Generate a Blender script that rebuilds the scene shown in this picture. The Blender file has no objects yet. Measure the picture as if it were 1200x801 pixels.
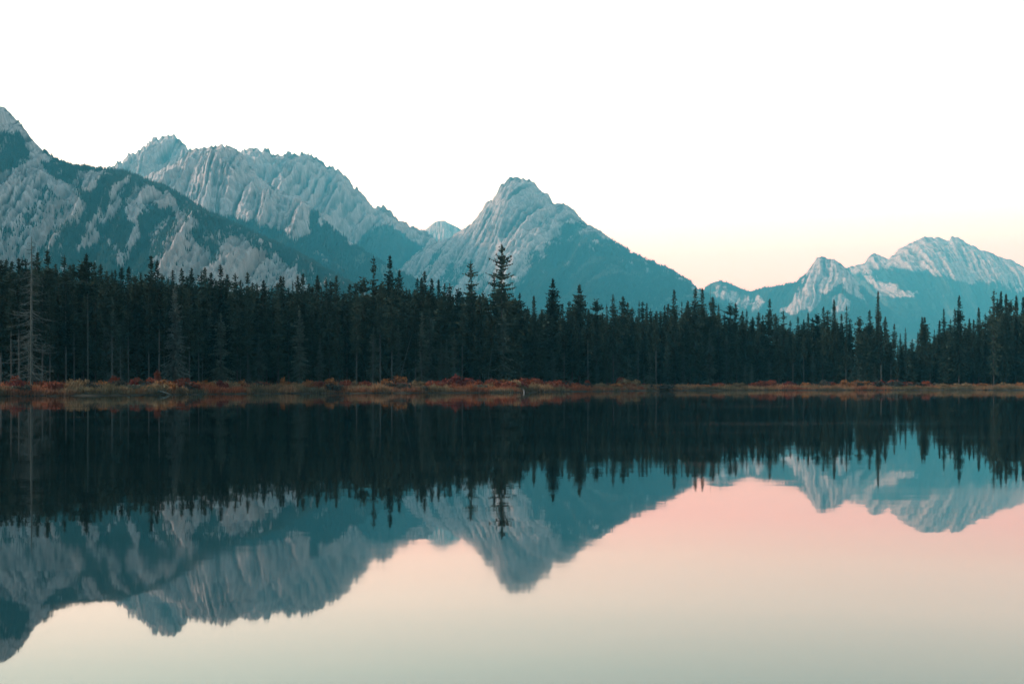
import bpy, math, random
import numpy as np
from mathutils import Vector

rng = np.random.default_rng(7)
random.seed(7)
sc = bpy.context.scene
col = sc.collection
F, HZ, CX, CAMH = 1500.0, 450.0, 600.0, 1.5      # focal length in photo pixels, horizon row, centre column, eye height


def ray(px, py, d):
    """the point at distance d (metres along +Y) seen at photo pixel px, py"""
    return ((px - CX) / F * d, d, CAMH + (HZ - py) / F * d)


# ------------------------------------------------------------------ noise
def hash2(ix, iy, seed):
    a = (ix.astype(np.int64) * 374761393 + iy.astype(np.int64) * 668265263 + seed * 982451653) & 0xFFFFFFFF
    a = ((a ^ (a >> 13)) * 1274126177) & 0xFFFFFFFF
    a = ((a ^ (a >> 16)) * 2246822519) & 0xFFFFFFFF
    return ((a ^ (a >> 15)) & 0xFFFFFF) / float(0xFFFFFF)


def vn(x, y, seed):
    x, y = np.broadcast_arrays(np.asarray(x, float), np.asarray(y, float))
    ix, iy = np.floor(x), np.floor(y)
    fx, fy = x - ix, y - iy
    fx = fx * fx * fx * (fx * (fx * 6 - 15) + 10)
    fy = fy * fy * fy * (fy * (fy * 6 - 15) + 10)
    a, b = hash2(ix, iy, seed), hash2(ix + 1, iy, seed)
    c, d = hash2(ix, iy + 1, seed), hash2(ix + 1, iy + 1, seed)
    return (a * (1 - fx) + b * fx) * (1 - fy) + (c * (1 - fx) + d * fx) * fy


def fbm(x, y, seed, octv=4, gain=0.5):
    s, a, n = 0.0, 1.0, 0.0
    for k in range(octv):
        s = s + a * vn(x * 2 ** k + 17.3 * k, y * 2 ** k - 9.1 * k, seed + k)
        n += a
        a *= gain
    return s / n


def ridged(x, y, seed):
    return 1 - np.abs(2 * vn(x, y, seed) - 1) * 1.0


def sstep(a, b, x):
    t = np.clip((x - a) / (b - a), 0, 1)
    return t * t * (3 - 2 * t)


# ------------------------------------------------------------------ objects
def mesh_np(name, V, Fc, mat=None, smooth=False, attrs=None, colors=None):
    """one mesh from numpy arrays; Fc is (n,3) or (n,4)"""
    V = np.asarray(V, np.float32)
    Fc = np.asarray(Fc, np.int32)
    me = bpy.data.meshes.new(name)
    me.vertices.add(len(V))
    me.vertices.foreach_set('co', V.ravel())
    k = Fc.shape[1]
    me.loops.add(Fc.size)
    me.loops.foreach_set('vertex_index', Fc.ravel())
    me.polygons.add(len(Fc))
    me.polygons.foreach_set('loop_start', np.arange(0, Fc.size, k, dtype=np.int32))
    me.polygons.foreach_set('loop_total', np.full(len(Fc), k, np.int32))
    if smooth:
        me.polygons.foreach_set('use_smooth', np.ones(len(Fc), bool))
    me.update(calc_edges=True)
    for an, arr in (attrs or {}).items():
        at = me.attributes.new(an, 'FLOAT', 'POINT')
        at.data.foreach_set('value', np.asarray(arr, np.float32).ravel())
    if colors is not None:
        at = me.color_attributes.new('tint', 'FLOAT_COLOR', 'POINT')
        c4 = np.ones((len(V), 4), np.float32)
        c4[:, :3] = colors
        at.data.foreach_set('color', c4.ravel())
    if mat:
        me.materials.append(mat)
    return me


def link(name, data, parent=None):
    o = bpy.data.objects.new(name, data)
    col.objects.link(o)
    if parent:
        o.parent = parent
    return o


def tag(o, label=None, cat=None, group=None, kind=None):
    for k, v in (('label', label), ('category', cat), ('group', group), ('kind', kind)):
        if v:
            o[k] = v
    return o


class Geo:
    """collects triangles"""
    def __init__(s):
        s.v, s.f, s.n, s.c = [], [], 0, []

    def add(s, V, Fc, c=None):
        V = np.asarray(V, float)
        s.v.append(V)
        s.f.append(np.asarray(Fc, int) + s.n)
        s.n += len(V)
        if c is not None:
            s.c.append(np.broadcast_to(np.asarray(c, float), (len(V), 3)))

    def tube(s, pts, rad, n=6, c=None):
        pts = np.asarray(pts, float)
        rad = np.broadcast_to(np.asarray(rad, float), (len(pts),))
        a = np.arange(n) * 2 * math.pi / n
        rings = []
        for i, p in enumerate(pts):
            d = pts[min(i + 1, len(pts) - 1)] - pts[max(i - 1, 0)]
            d = d / (np.linalg.norm(d) + 1e-9)
            h = np.array([1.0, 0, 0]) if abs(d[2]) > 0.9 else np.array([0, 0, 1.0])
            e1 = np.cross(d, h); e1 /= np.linalg.norm(e1)
            e2 = np.cross(d, e1)
            rings.append(p + rad[i] * (np.cos(a)[:, None] * e1 + np.sin(a)[:, None] * e2))
        V = np.concatenate(rings)
        fs = []
        for i in range(len(pts) - 1):
            for j in range(n):
                q0, q1 = i * n + j, i * n + (j + 1) % n
                fs += [(q0, q1, q1 + n), (q0, q1 + n, q0 + n)]
        m = (len(pts) - 1) * n
        for j in range(1, n - 1):
            fs += [(0, j + 1, j), (m, m + j, m + j + 1)]
        s.add(V, fs, c)

    def out(s):
        return np.concatenate(s.v), np.concatenate(s.f), (np.concatenate(s.c) if s.c else None)


# ------------------------------------------------------------------ materials
def newmat(name):
    m = bpy.data.materials.new(name)
    m.use_nodes = True
    nt = m.node_tree
    b = nt.nodes['Principled BSDF']
    b.inputs['Specular IOR Level'].default_value = 0.15
    b.inputs['Roughness'].default_value = 0.85
    return m, nt, b


def N(nt, t, **kw):
    n = nt.nodes.new(t)
    for k, v in kw.items():
        setattr(n, k, v)
    return n


def ramp(nt, fac, stops):
    r = N(nt, 'ShaderNodeValToRGB')
    el = r.color_ramp.elements
    while len(el) < len(stops):
        el.new(0.5)
    for e, (p, c) in zip(el, stops):
        e.position = p
        e.color = (*c, 1)
    if fac is not None:
        nt.links.new(fac, r.inputs[0])
    return r.outputs[0]


def noise_tex(nt, scale, detail=3, coord='Object', rough=0.55, sx=(1, 1, 1)):
    tc = N(nt, 'ShaderNodeTexCoord')
    mp = N(nt, 'ShaderNodeMapping')
    mp.inputs['Scale'].default_value = sx
    nt.links.new(tc.outputs[coord], mp.inputs[0])
    n = N(nt, 'ShaderNodeTexNoise')
    n.inputs['Scale'].default_value = scale
    n.inputs['Detail'].default_value = detail
    n.inputs['Roughness'].default_value = rough
    nt.links.new(mp.outputs[0], n.inputs['Vector'])
    return n.outputs['Fac']


def needle_mat(name, c0, c1):
    m, nt, b = newmat(name)
    oi = N(nt, 'ShaderNodeObjectInfo')
    nz = noise_tex(nt, 0.55, 3)
    ad = N(nt, 'ShaderNodeMath', operation='MULTIPLY_ADD')
    nt.links.new(oi.outputs['Random'], ad.inputs[0])
    ad.inputs[1].default_value = 0.7
    nt.links.new(nz, ad.inputs[2])
    sb = N(nt, 'ShaderNodeMath', operation='SUBTRACT')
    nt.links.new(ad.outputs[0], sb.inputs[0])
    sb.inputs[1].default_value = 0.35
    nt.links.new(ramp(nt, sb.outputs[0], [(0.25, c0), (0.75, c1)]), b.inputs['Base Color'])
    return m


M_needle = needle_mat('dark_needles', (0.016, 0.030, 0.021), (0.044, 0.066, 0.045))
M_needle2 = needle_mat('dusty_needles', (0.042, 0.068, 0.052), (0.088, 0.118, 0.090))
M_pale = needle_mat('pale_lichen_needles', (0.052, 0.080, 0.070), (0.10, 0.13, 0.112))


def bark_mat(name, c0, c1):
    m, nt, b = newmat(name)
    nz = noise_tex(nt, 3.0, 4, sx=(3, 3, 0.5))
    nt.links.new(ramp(nt, nz, [(0.3, c0), (0.7, c1)]), b.inputs['Base Color'])
    return m


M_bark = bark_mat('brown_bark', (0.035, 0.035, 0.032), (0.075, 0.07, 0.065))
M_barkpale = bark_mat('weathered_bark', (0.045, 0.052, 0.048), (0.105, 0.115, 0.105))
M_dead = bark_mat('bleached_dead_wood', (0.05, 0.070, 0.064), (0.115, 0.142, 0.132))


def tint_mat(name, rough=0.9):
    m, nt, b = newmat(name)
    at = N(nt, 'ShaderNodeAttribute', attribute_name='tint')
    nt.links.new(at.outputs['Color'], b.inputs['Base Color'])
    b.inputs['Roughness'].default_value = rough
    return m


M_tint = tint_mat('autumn_leaves')


def rock_mat(name, ra, rb, rc, scree, forest0, forest1):
    m, nt, b = newmat(name)
    b.inputs['Roughness'].default_value = 0.95
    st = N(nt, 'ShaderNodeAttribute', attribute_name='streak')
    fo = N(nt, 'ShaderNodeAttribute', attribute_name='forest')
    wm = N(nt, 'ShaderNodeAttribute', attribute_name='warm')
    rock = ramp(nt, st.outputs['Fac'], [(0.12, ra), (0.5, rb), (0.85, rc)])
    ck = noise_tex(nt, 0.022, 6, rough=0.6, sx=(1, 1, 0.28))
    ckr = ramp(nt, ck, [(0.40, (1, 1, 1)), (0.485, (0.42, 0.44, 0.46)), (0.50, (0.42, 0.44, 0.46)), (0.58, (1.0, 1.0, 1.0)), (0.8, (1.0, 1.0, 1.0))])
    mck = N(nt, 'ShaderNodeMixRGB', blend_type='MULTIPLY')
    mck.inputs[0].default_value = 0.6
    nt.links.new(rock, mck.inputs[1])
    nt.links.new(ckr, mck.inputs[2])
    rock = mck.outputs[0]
    mx0 = N(nt, 'ShaderNodeMixRGB')
    nt.links.new(wm.outputs['Fac'], mx0.inputs[0])
    nt.links.new(rock, mx0.inputs[1])
    mx0.inputs[2].default_value = (*scree, 1)
    nz = noise_tex(nt, 0.016, 5, rough=0.7)
    fcol = ramp(nt, nz, [(0.3, forest0), (0.7, forest1)])
    fr = ramp(nt, fo.outputs['Fac'], [(0.46, (0, 0, 0)), (0.72, (1, 1, 1))])
    tk = N(nt, 'ShaderNodeAttribute', attribute_name='track')
    mt = N(nt, 'ShaderNodeMixRGB')
    nt.links.new(tk.outputs['Fac'], mt.inputs[0])
    nt.links.new(fcol, mt.inputs[1])
    mt.inputs[2].default_value = (0.085, 0.105, 0.085, 1)
    fcol = mt.outputs[0]
    mx = N(nt, 'ShaderNodeMixRGB')
    nt.links.new(fr, mx.inputs[0])
    nt.links.new(mx0.outputs[0], mx.inputs[1])
    nt.links.new(fcol, mx.inputs[2])
    nt.links.new(mx.outputs[0], b.inputs['Base Color'])
    bp = N(nt, 'ShaderNodeBump')
    bp.inputs['Strength'].default_value = 0.8
    bp.inputs['Distance'].default_value = 14.0
    n2 = noise_tex(nt, 0.03, 5, rough=0.65, sx=(1, 1, 0.5))
    nt.links.new(n2, bp.inputs['Height'])
    nt.links.new(bp.outputs[0], b.inputs['Normal'])
    return m


M_rock = rock_mat('limestone', (0.085, 0.095, 0.098), (0.265, 0.27, 0.266), (0.48, 0.48, 0.47),
                  (0.34, 0.285, 0.255), (0.012, 0.030, 0.026), (0.028, 0.052, 0.042))
M_mforest = needle_mat('slope_conifers', (0.010, 0.026, 0.022), (0.026, 0.050, 0.040))


# ------------------------------------------------------------------ mountains
def poly_sd(u, v, poly):
    """signed distance in pixels, positive inside"""
    P = np.asarray(poly, float)
    Q = np.roll(P, -1, axis=0)
    d2 = np.full(u.shape, 1e18)
    inside = np.zeros(u.shape, bool)
    for (x0, y0), (x1, y1) in zip(P, Q):
        ex, ey = x1 - x0, y1 - y0
        t = np.clip(((u - x0) * ex + (v - y0) * ey) / (ex * ex + ey * ey + 1e-9), 0, 1)
        d2 = np.minimum(d2, (u - x0 - t * ex) ** 2 + (v - y0 - t * ey) ** 2)
        c = (y0 > v) != (y1 > v)
        xin = x0 + (v - y0) / ((y1 - y0) if abs(y1 - y0) > 1e-9 else 1e-9) * ex
        inside ^= c & (u < xin)
    d = np.sqrt(d2)
    return np.where(inside, d, -d)


def gauss1(a, s):
    if s < 0.5:
        return a
    k = int(3 * s) + 1
    w = np.exp(-0.5 * (np.arange(-k, k + 1) / s) ** 2)
    w /= w.sum()
    return np.convolve(np.pad(a, k, mode='edge'), w, mode='valid')


def mountain(name, label, pts, D, W, seed, slant=0.0, p=1.15, amp=1.0, jag=1.0, forest=0.0, zones=(), warm=(),
             du=0.75, nt=330, tree_n=0, tree_h=(9, 15), mott=0.8, gully=1.0, tmax=1.0, gap=0.012, dpts=None):
    pts = np.asarray(pts, float)
    u = np.arange(pts[0, 0], pts[-1, 0] + du, du)
    py = np.interp(u, pts[:, 0], pts[:, 1])
    py = 0.7 * py + 0.3 * gauss1(py, 1.0 / du)
    tooth = np.abs(2 * fbm(u / 8.0, u * 0, seed + 50, 4, 0.65) - 1) + 0.5 * np.abs(2 * vn(u / 3.1, u * 0, seed + 51) - 1)
    py = py + jag * (tooth - gauss1(tooth, 12 / du)) * 4.5
    e = (HZ - py) / F
    r0 = D * (1 + 0.05 * (fbm(u / 130.0, u * 0 + 3, seed + 60, 3) - 0.5) * 2)
    t = np.concatenate([-np.linspace(0.30, 0.012, 12), np.linspace(0, 1, nt) ** 1.15 * tmax])
    if dpts:
        r0 = r0 * np.interp(u, [a_ for a_, _ in dpts], [b_ for _, b_ in dpts])
    T, U = np.meshgrid(t, u, indexing='ij')
    r = r0[None, :] - W * T
    R0 = e * r0
    lv = [R0] + [gauss1(R0, s / du) for s in (4, 11, 26, 55)]
    kn = [0.0, 0.05, 0.16, 0.38, 0.8]
    Rs = np.zeros_like(T)
    ta = np.abs(T)
    for i in range(len(kn)):
        w = np.ones_like(T)
        if i > 0:
            w = np.clip((ta - kn[i - 1]) / (kn[i] - kn[i - 1]), 0, 1)
        w2 = 1.0 if i == len(kn) - 1 else 1 - np.clip((ta - kn[i]) / (kn[i + 1] - kn[i]), 0, 1)
        Rs += lv[i][None, :] * w * w2
    prof = np.where(T >= 0, (1 - np.clip(T, 0, 1)) ** p, 1 - 1.6 * ta)
    k = D / 4500.0
    # warped across-slope coordinate: ribs and gullies run down the slope and lean by slant
    X = (U - CX) / F * D / 3.0 / k                               # in 'pixels at 4.5 km' of width
    X = X + slant * T * 260 + (fbm(X / 60, T * 4, seed + 1, 3) - 0.5) * 18
    X2 = X + (fbm(X / 14, T * 14, seed + 2, 3) - 0.5) * 3.5
    big = ridged(X / 62, T * 2.0 + 1, seed + 3) ** 1.3
    def faces(x, per, k_, sd):
        q_ = x / per + 0.9 * fbm(x / (per * 1.7), T * k_ * 0.6, sd, 3)
        f_ = q_ - np.floor(q_)
        a_ = 0.55 + 0.45 * hash2(np.floor(q_), np.floor(q_) * 0, sd + 1)
        return np.where(f_ < 0.62, f_ / 0.62, (1 - f_) / 0.38) * a_
    big = 0.45 * big + 0.55 * faces(X, 58, 1.6, seed + 30)
    mid = 0.4 * ridged(X2 / 23, T * 3.0, seed + 4) + 0.6 * faces(X + 2 * fbm(X / 9, T * 12, seed + 31, 3), 21, 3.0, seed + 32)
    sml = 0.5 * ridged(X2 / 8.5, T * 5, seed + 5) + 0.5 * faces(X2, 7.5, 5.0, seed + 34)
    X3 = X2 + (fbm(X / 5, T * 40, seed + 9, 3) - 0.5) * 1.6
    fine = ridged(X3 / 3.4, T * 8, seed + 6)
    vfine = ridged(X3 / 1.6, T * 16, seed + 7)
    iso = 0.0
    for o_ in range(5):
        iso = iso + 0.55 ** o_ * (np.abs(2 * vn(X / 9 * 2 ** o_ + 5 * o_, T * W / 62 / k * 2 ** o_, seed + 8 + 70 * o_) - 1) - 0.5)
    iso = 0.5 - iso * 0.42
    env = np.clip(T / 0.10, 0, 1) * np.sqrt(np.clip(1 - T, 0, 1)) + 0.08
    env = np.where(T < 0, 0.3, env)
    H = R0.mean()
    n = gully * (0.24 * (big - 0.5) * np.clip(T / 0.2, 0, 1) + 0.085 * (mid - 0.5) + 0.036 * (sml - 0.5) + 0.028 * (fine - 0.5) + 0.014 * (vfine - 0.5)) \
        + 0.055 * (iso - 0.5)
    Z = Rs * prof + amp * H * n * env
    ph = Z / (0.055 * H) + X / 40 * (1 if slant >= 0 else -1) + (fbm(X / 20, T * 9, seed + 12, 3) - 0.5) * 1.2
    fr_ = ph - np.floor(ph)
    Z = Z + 0.055 * H * 0.34 * (sstep(0.3, 0.8, fr_) - fr_) * np.clip(T / 0.05, 0, 1) * (fbm(X / 30, T * 6, seed + 13, 3) > 0.42)
    lim = e[None, :] * r * np.where(T > 0, 1 - gap * np.clip(T / 0.03, 0, 1) - 0.03 * np.clip(T, 0, 1), 1.0)
    Z = np.where(T == 0, R0[None, :], np.where(T > 0, np.minimum(Z, lim), np.minimum(Z, e[None, :] * r * 0.995)))
    Z = Z + CAMH
    V_ = HZ - (Z - CAMH) / r * F                                  # image row each vertex shows at, for placing the woods
    # forest cover
    m = np.full(T.shape, float(forest))
    uw = U + (fbm(U / 11, V_ / 11, seed + 20, 4, 0.6) - 0.5) * 13 + (sml - 0.5) * 5
    vw = V_ + (fbm(U / 11 + 40, V_ / 11, seed + 21, 4, 0.6) - 0.5) * 13 - (mid - 0.5) * 6
    for val, w, poly in zones:
        a = sstep(-w, w, poly_sd(uw, vw, poly))
        m = m * (1 - a) + val * a
    wmv = np.zeros(T.shape)
    for val, w, poly in warm:
        a = sstep(-w, w, poly_sd(uw, vw, poly))
        wmv = np.maximum(wmv, a * val)
    spots = fbm(X2 / 5.5, T * W / 60 / k + 5, seed + 22, 4, 0.6)
    runs = fbm(X2 / 2.6, T * 9, seed + 24, 3, 0.6)
    fm = m + mott * ((spots - 0.5) * 1.0 + (runs - 0.5) * 0.9 + (0.5 - sml) * 0.40 + (0.5 - mid) * 0.30)
    fm = np.where((m > 0.97) , np.maximum(fm, 0.62 + 0 * fm), fm)
    fm = np.where((m < 0.02), np.minimum(fm, 0.36), fm)
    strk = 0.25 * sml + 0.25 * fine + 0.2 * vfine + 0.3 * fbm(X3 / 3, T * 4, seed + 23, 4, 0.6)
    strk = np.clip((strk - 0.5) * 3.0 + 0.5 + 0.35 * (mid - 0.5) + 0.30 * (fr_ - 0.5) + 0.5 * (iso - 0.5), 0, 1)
    track = sstep(0.56, 0.70, fbm(X2 / 6, T * 3.0, seed + 26, 3, 0.55)) * sstep(0.40, 0.62, fbm(X / 40, T * 5, seed + 27, 2))
    nr, nc = T.shape
    Xw = (U - CX) / F * r
    Vt = np.stack([Xw.ravel(), r.ravel(), Z.ravel()], 1)
    idx = np.arange(nr * nc).reshape(nr, nc)
    q = np.stack([idx[:-1, :-1], idx[1:, :-1], idx[1:, 1:], idx[:-1, 1:]], -1).reshape(-1, 4)
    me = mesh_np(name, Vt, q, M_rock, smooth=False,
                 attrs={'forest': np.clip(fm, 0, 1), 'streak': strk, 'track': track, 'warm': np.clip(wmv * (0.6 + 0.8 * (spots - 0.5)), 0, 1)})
    o = link('mountain', me)
    tag(o, label, 'mountain', kind='structure')
    if tree_n:
        pr = np.where((T >= 0) & (T < 0.85 * tmax) & (V_ < 392), np.clip((fm - 0.36) / 0.28, 0, 1) ** 1.4 * (1 - 0.8 * track), 0.0)
        pr *= np.sqrt(np.clip(r / D, 0, 1)) * (0.35 + np.clip(np.gradient(V_, axis=0), 0, 3))
        pr[12:15] *= 3.0
        pr = pr.ravel() / pr.sum()
        g = np.random.default_rng(seed)
        pick = g.choice(nr * nc, tree_n, p=pr)
        B = Vt[pick] + g.normal(0, 1, (tree_n, 3)) * np.array([2.5 * k, 4, 0])
        hh = g.uniform(tree_h[0], tree_h[1], tree_n)
        rr = hh * g.uniform(0.16, 0.24, tree_n)
        ns = 5
        ang = g.uniform(0, 6.28, tree_n)[:, None] + np.arange(ns)[None] * 2 * math.pi / ns
        ring = np.stack([B[:, None, 0] + rr[:, None] * np.cos(ang), B[:, None, 1] + rr[:, None] * np.sin(ang),
                         np.repeat(B[:, 2:3] - 2.0, ns, 1)], -1)
        tip = np.stack([B[:, 0], B[:, 1], B[:, 2] + hh], -1)[:, None]
        VV = np.concatenate([ring, tip], 1).reshape(-1, 3)
        b0 = np.arange(tree_n)[:, None, None] * (ns + 1)
        tri = np.stack([np.arange(ns), (np.arange(ns) + 1) % ns, np.full(ns, ns)], -1)[None]
        fo = link('mountain_forest', mesh_np(name + '_forest', VV, (b0 + tri).reshape(-1, 3), M_mforest))
        tag(fo, 'far conifer woods covering the ' + name.replace('_', ' ') + ' slopes', 'forest', kind='stuff')
    return o


# left mountain with the rock slab
mountain('left_mountain', 'steep grey mountain with forested ribs cut off by the left frame edge',
         [(-260, 190), (-200, 150), (-140, 120), (-80, 96), (-40, 101), (-15, 117), (0, 124), (5, 126), (15, 135), (25, 146), (37, 162), (50, 176), (65, 186), (82, 193),
          (100, 195), (120, 198), (135, 200), (150, 202), (162, 207), (180, 214), (200, 222), (217, 232), (237, 245), (257, 254),
          (300, 274), (345, 294), (380, 314), (420, 336), (450, 352)],
         3000, 1500, 11, slant=0.5, p=1.1, jag=0.45, forest=0.80, tree_n=60000, tree_h=(5, 9), mott=0.75,
         zones=[(-0.1, 5, [(-260, 190), (-80, 90), (0, 122), (15, 132), (37, 160), (60, 190), (44, 187), (33, 178), (28, 163), (18, 150), (0, 152), (-60, 160), (-200, 220)]),
                (-0.15, 5, [(-200, 240), (0, 206), (12, 200), (33, 190), (40, 180), (52, 198), (70, 212), (86, 222), (99, 238), (102, 250), (92, 246),
                           (80, 236), (68, 226), (55, 221), (45, 232), (33, 246), (20, 256), (8, 264), (-60, 275), (-200, 290)]),
                (0.36, 8, [(10, 300), (18, 264), (45, 238), (60, 226), (82, 236), (96, 250), (88, 262), (70, 272), (60, 285), (45, 306), (20, 318)]),
                (0.22, 5, [(-150, 280), (0, 268), (14, 276), (28, 288), (44, 300), (46, 320), (-150, 330)]),
                (0.20, 4, [(93, 286), (98, 268), (105, 258), (113, 262), (121, 276), (130, 283), (138, 294), (146, 314), (138, 312), (131, 292), (118, 283), (104, 288)]),
                (0.10, 4, [(90, 207), (108, 197), (126, 201), (112, 214), (104, 224), (96, 216)]),
                (0.12, 4, [(122, 240), (133, 218), (148, 208), (157, 210), (142, 226), (130, 242)]),
                (0.16, 4, [(150, 240), (168, 216), (182, 216), (204, 234), (216, 252), (211, 264), (198, 246), (184, 236), (170, 246), (160, 262), (148, 262)]),
                (0.15, 3, [(60, 240), (84, 212), (92, 216), (70, 246)]), (0.18, 3, [(110, 256), (140, 232), (146, 238), (116, 264)]), (0.2, 3, [(148, 290), (160, 262), (168, 262), (156, 294)]),
                (0.2, 3, [(172, 278), (190, 256), (198, 258), (180, 284)]), (0.25, 3, [(205, 268), (222, 252), (232, 256), (214, 276)]),
                (0.14, 5, [(178, 330), (186, 300), (196, 281), (208, 275), (226, 280), (242, 294), (252, 318), (256, 336)]),
                (0.18, 5, [(248, 340), (252, 300), (263, 277), (280, 275), (298, 288), (330, 306), (352, 322), (366, 345)])],
         warm=[(0.9, 5, [(178, 335), (188, 300), (208, 276), (230, 282), (250, 318), (256, 340)]),
               (0.8, 5, [(248, 345), (255, 295), (268, 275), (300, 290), (366, 345)]),
               (0.8, 6, [(0, 310), (10, 280), (45, 300), (46, 320)]),
               (0.6, 6, [(45, 305), (45, 250), (65, 225), (95, 250), (85, 265)]),
               (0.7, 5, [(93, 286), (105, 258), (146, 314)]),
               (0.7, 5, [(180, 240), (190, 222), (215, 252), (208, 264)])])

# pale middle range
mountain('pale_middle_range', 'pale grey craggy range with forest at its foot behind the left mountain',
         [(110, 232), (150, 214), (180, 202), (205, 192), (215, 185), (222, 175), (232, 174), (245, 172), (257, 170), (272, 171), (280, 178), (285, 181), (290, 190),
          (300, 203), (310, 212), (322, 219), (332, 225), (350, 230), (362, 240), (375, 250), (390, 269), (410, 283), (435, 300), (455, 312), (480, 325), (520, 350)],
         4900, 1950, 23, slant=0.32, p=1.0, jag=1.0, forest=0.0, tree_n=22000, tree_h=(11, 18), mott=0.45, gully=1.15,
         zones=[(1.0, 4, [(60, 320), (200, 238), (240, 251), (262, 256), (295, 262), (325, 272), (345, 280), (358, 285), (362, 277), (370, 266), (382, 264), (391, 268),
                          (440, 300), (540, 350), (540, 420), (60, 420)]),
                (0.75, 4, [(361, 262), (368, 250), (376, 252), (370, 268), (360, 268)]),
                (0.30, 4, [(372, 300), (372, 294), (386, 302), (384, 305)])])

# back range
mountain('back_range', 'long fluted grey range with a rounded summit behind the pale crags',
         [(60, 245), (100, 216), (120, 201), (132, 192), (137, 189), (144, 190), (150, 180), (159, 180), (170, 170), (182, 161), (195, 157.5), (207, 160), (217, 169),
          (221, 175), (240, 180), (270, 182), (283, 178), (287, 174), (297, 174), (307, 176), (314, 174), (322, 180), (329, 184), (337, 179), (347, 179), (358, 180), (370, 184),
          (380, 190), (390, 197), (400, 201), (412, 215), (425, 227), (435, 240), (442, 242), (450, 242), (462, 252), (475, 261), (487, 267), (500, 272), (520, 285), (545, 302), (580, 335)],
         8700, 2400, 37, slant=0.5, p=0.95, jag=1.5, dpts=[(330, 0.76), (470, 1.0)], forest=0.0, tree_n=5000, tree_h=(13, 20), mott=0.4, gully=1.2,
         zones=[(1.0, 4, [(392, 345), (410, 296), (424, 279), (437, 266), (452, 262), (466, 268), (482, 280), (500, 292), (540, 320), (540, 400), (392, 400)])])

# far blue peak
mountain('far_blue_peak', 'small blue rounded peak in the gap left of the central pyramid mountain',
         [(470, 300), (487, 280), (500, 268), (510, 260), (519, 258), (530, 263), (541, 269), (560, 280), (590, 300)],
         13500, 2600, 41, slant=0.1, p=1.0, jag=0.3, forest=0.45, mott=0.5, nt=160)

# central pyramid
mountain('central_mountain', 'pyramid shaped rock mountain with dark forested right flank in the middle',
         [(425, 352), (450, 332), (470, 313), (487, 297), (500, 288), (523, 280), (543, 268), (550, 263), (557, 258), (563, 248), (570, 237), (578, 232), (583, 225), (587, 215),
          (593, 213), (597, 207), (605, 208), (620, 210), (627, 215), (635, 225), (643, 228), (648, 237), (656, 239), (663, 238), (673, 247), (687, 262), (703, 270), (717, 280), (727, 288),
          (743, 297), (760, 305), (780, 313), (797, 322), (810, 330), (817, 338), (835, 350), (870, 375)],
         7900, 2700, 53, slant=0.65, p=1.02, jag=0.75, forest=0.03, tree_n=26000, tree_h=(11, 17), mott=0.8, gully=0.95,
         zones=[(0.86, 9, [(662, 262), (655, 268), (657, 279), (644, 285), (634, 296), (622, 302), (613, 315), (600, 330), (588, 350), (560, 400), (900, 420), (860, 360),
                          (817, 336), (780, 310), (743, 294), (727, 285), (716, 279), (700, 272), (685, 266)]),
                (0.25, 3, [(608, 322), (616, 310), (622, 304), (620, 312), (612, 324)]),
                (0.95, 8, [(690, 285), (655, 292), (630, 310), (612, 335), (600, 380), (870, 400), (820, 345), (780, 318), (740, 300)]),
                (0.44, 9, [(470, 365), (478, 318), (500, 300), (530, 300), (560, 312), (590, 330), (588, 370)]),
                (0.8, 3, [(502, 301), (510, 296), (518, 299), (512, 304)])])

# tower peak on the right and the low hills left of it
mountain('tower_peak', 'blunt pale rock tower rising from blue forest right of the central mountain',
         [(800, 372), (818, 345), (827, 337), (835, 331.5), (843, 329), (850, 330), (857, 333), (873, 340), (880, 341), (897, 337), (910, 335), (922, 333), (933, 330), (943, 322), (950, 313),
          (957, 302), (963, 300), (970, 303), (977, 303), (987, 310), (993, 316), (1003, 328), (1020, 345), (1045, 365), (1080, 390)],
         10300, 2600, 67, slant=0.08, p=0.95, jag=0.35, forest=0.95, tree_n=6000, tree_h=(12, 18), mott=0.5, gully=0.9,
         zones=[(0.05, 4, [(945, 322), (953, 305), (963, 298), (978, 301), (990, 312), (1003, 322), (1006, 336), (1014, 352), (1002, 346), (990, 336), (976, 333), (966, 348),
                           (952, 362), (932, 366), (914, 364), (928, 352), (937, 342), (941, 332)]),
                (0.35, 4, [(972, 350), (980, 342), (990, 348), (996, 362), (972, 368)]),
                (0.42, 6, [(832, 345), (843, 333), (856, 338), (880, 350), (900, 352), (890, 362), (860, 358)])])

# right massif
mountain('right_massif', 'broad grey topped massif with smooth blue forested lower slopes on the right',
         [(950, 360), (975, 335), (990, 315), (1000, 311), (1013, 309), (1017, 302), (1025, 296), (1033, 300), (1042, 303), (1053, 292), (1063, 287), (1073, 282), (1083, 277), (1093, 278), (1103, 278),
          (1112, 283), (1115, 277), (1123, 278), (1137, 287), (1153, 293), (1170, 300), (1187, 305), (1198, 312), (1230, 322), (1270, 318), (1320, 330), (1400, 350), (1480, 372)],
         12600, 3600, 79, slant=-0.38, p=1.0, jag=0.6, forest=0.93, tree_n=14000, tree_h=(14, 20), mott=0.6, gully=0.8,
         zones=[(0.0, 9, [(985, 300), (1080, 265), (1140, 270), (1220, 300), (1500, 320), (1500, 352), (1300, 345), (1200, 336), (1168, 330), (1140, 330), (1112, 323), (1085, 318), (1062, 317),
                          (1040, 315), (1015, 318), (993, 316)]),
                (0.12, 3, [(1012, 322), (1030, 328), (1055, 339), (1078, 344), (1072, 350), (1045, 348), (1028, 342)]),
                (0.3, 3, [(1104, 328), (1112, 333), (1117, 338), (1110, 334)])])

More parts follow.
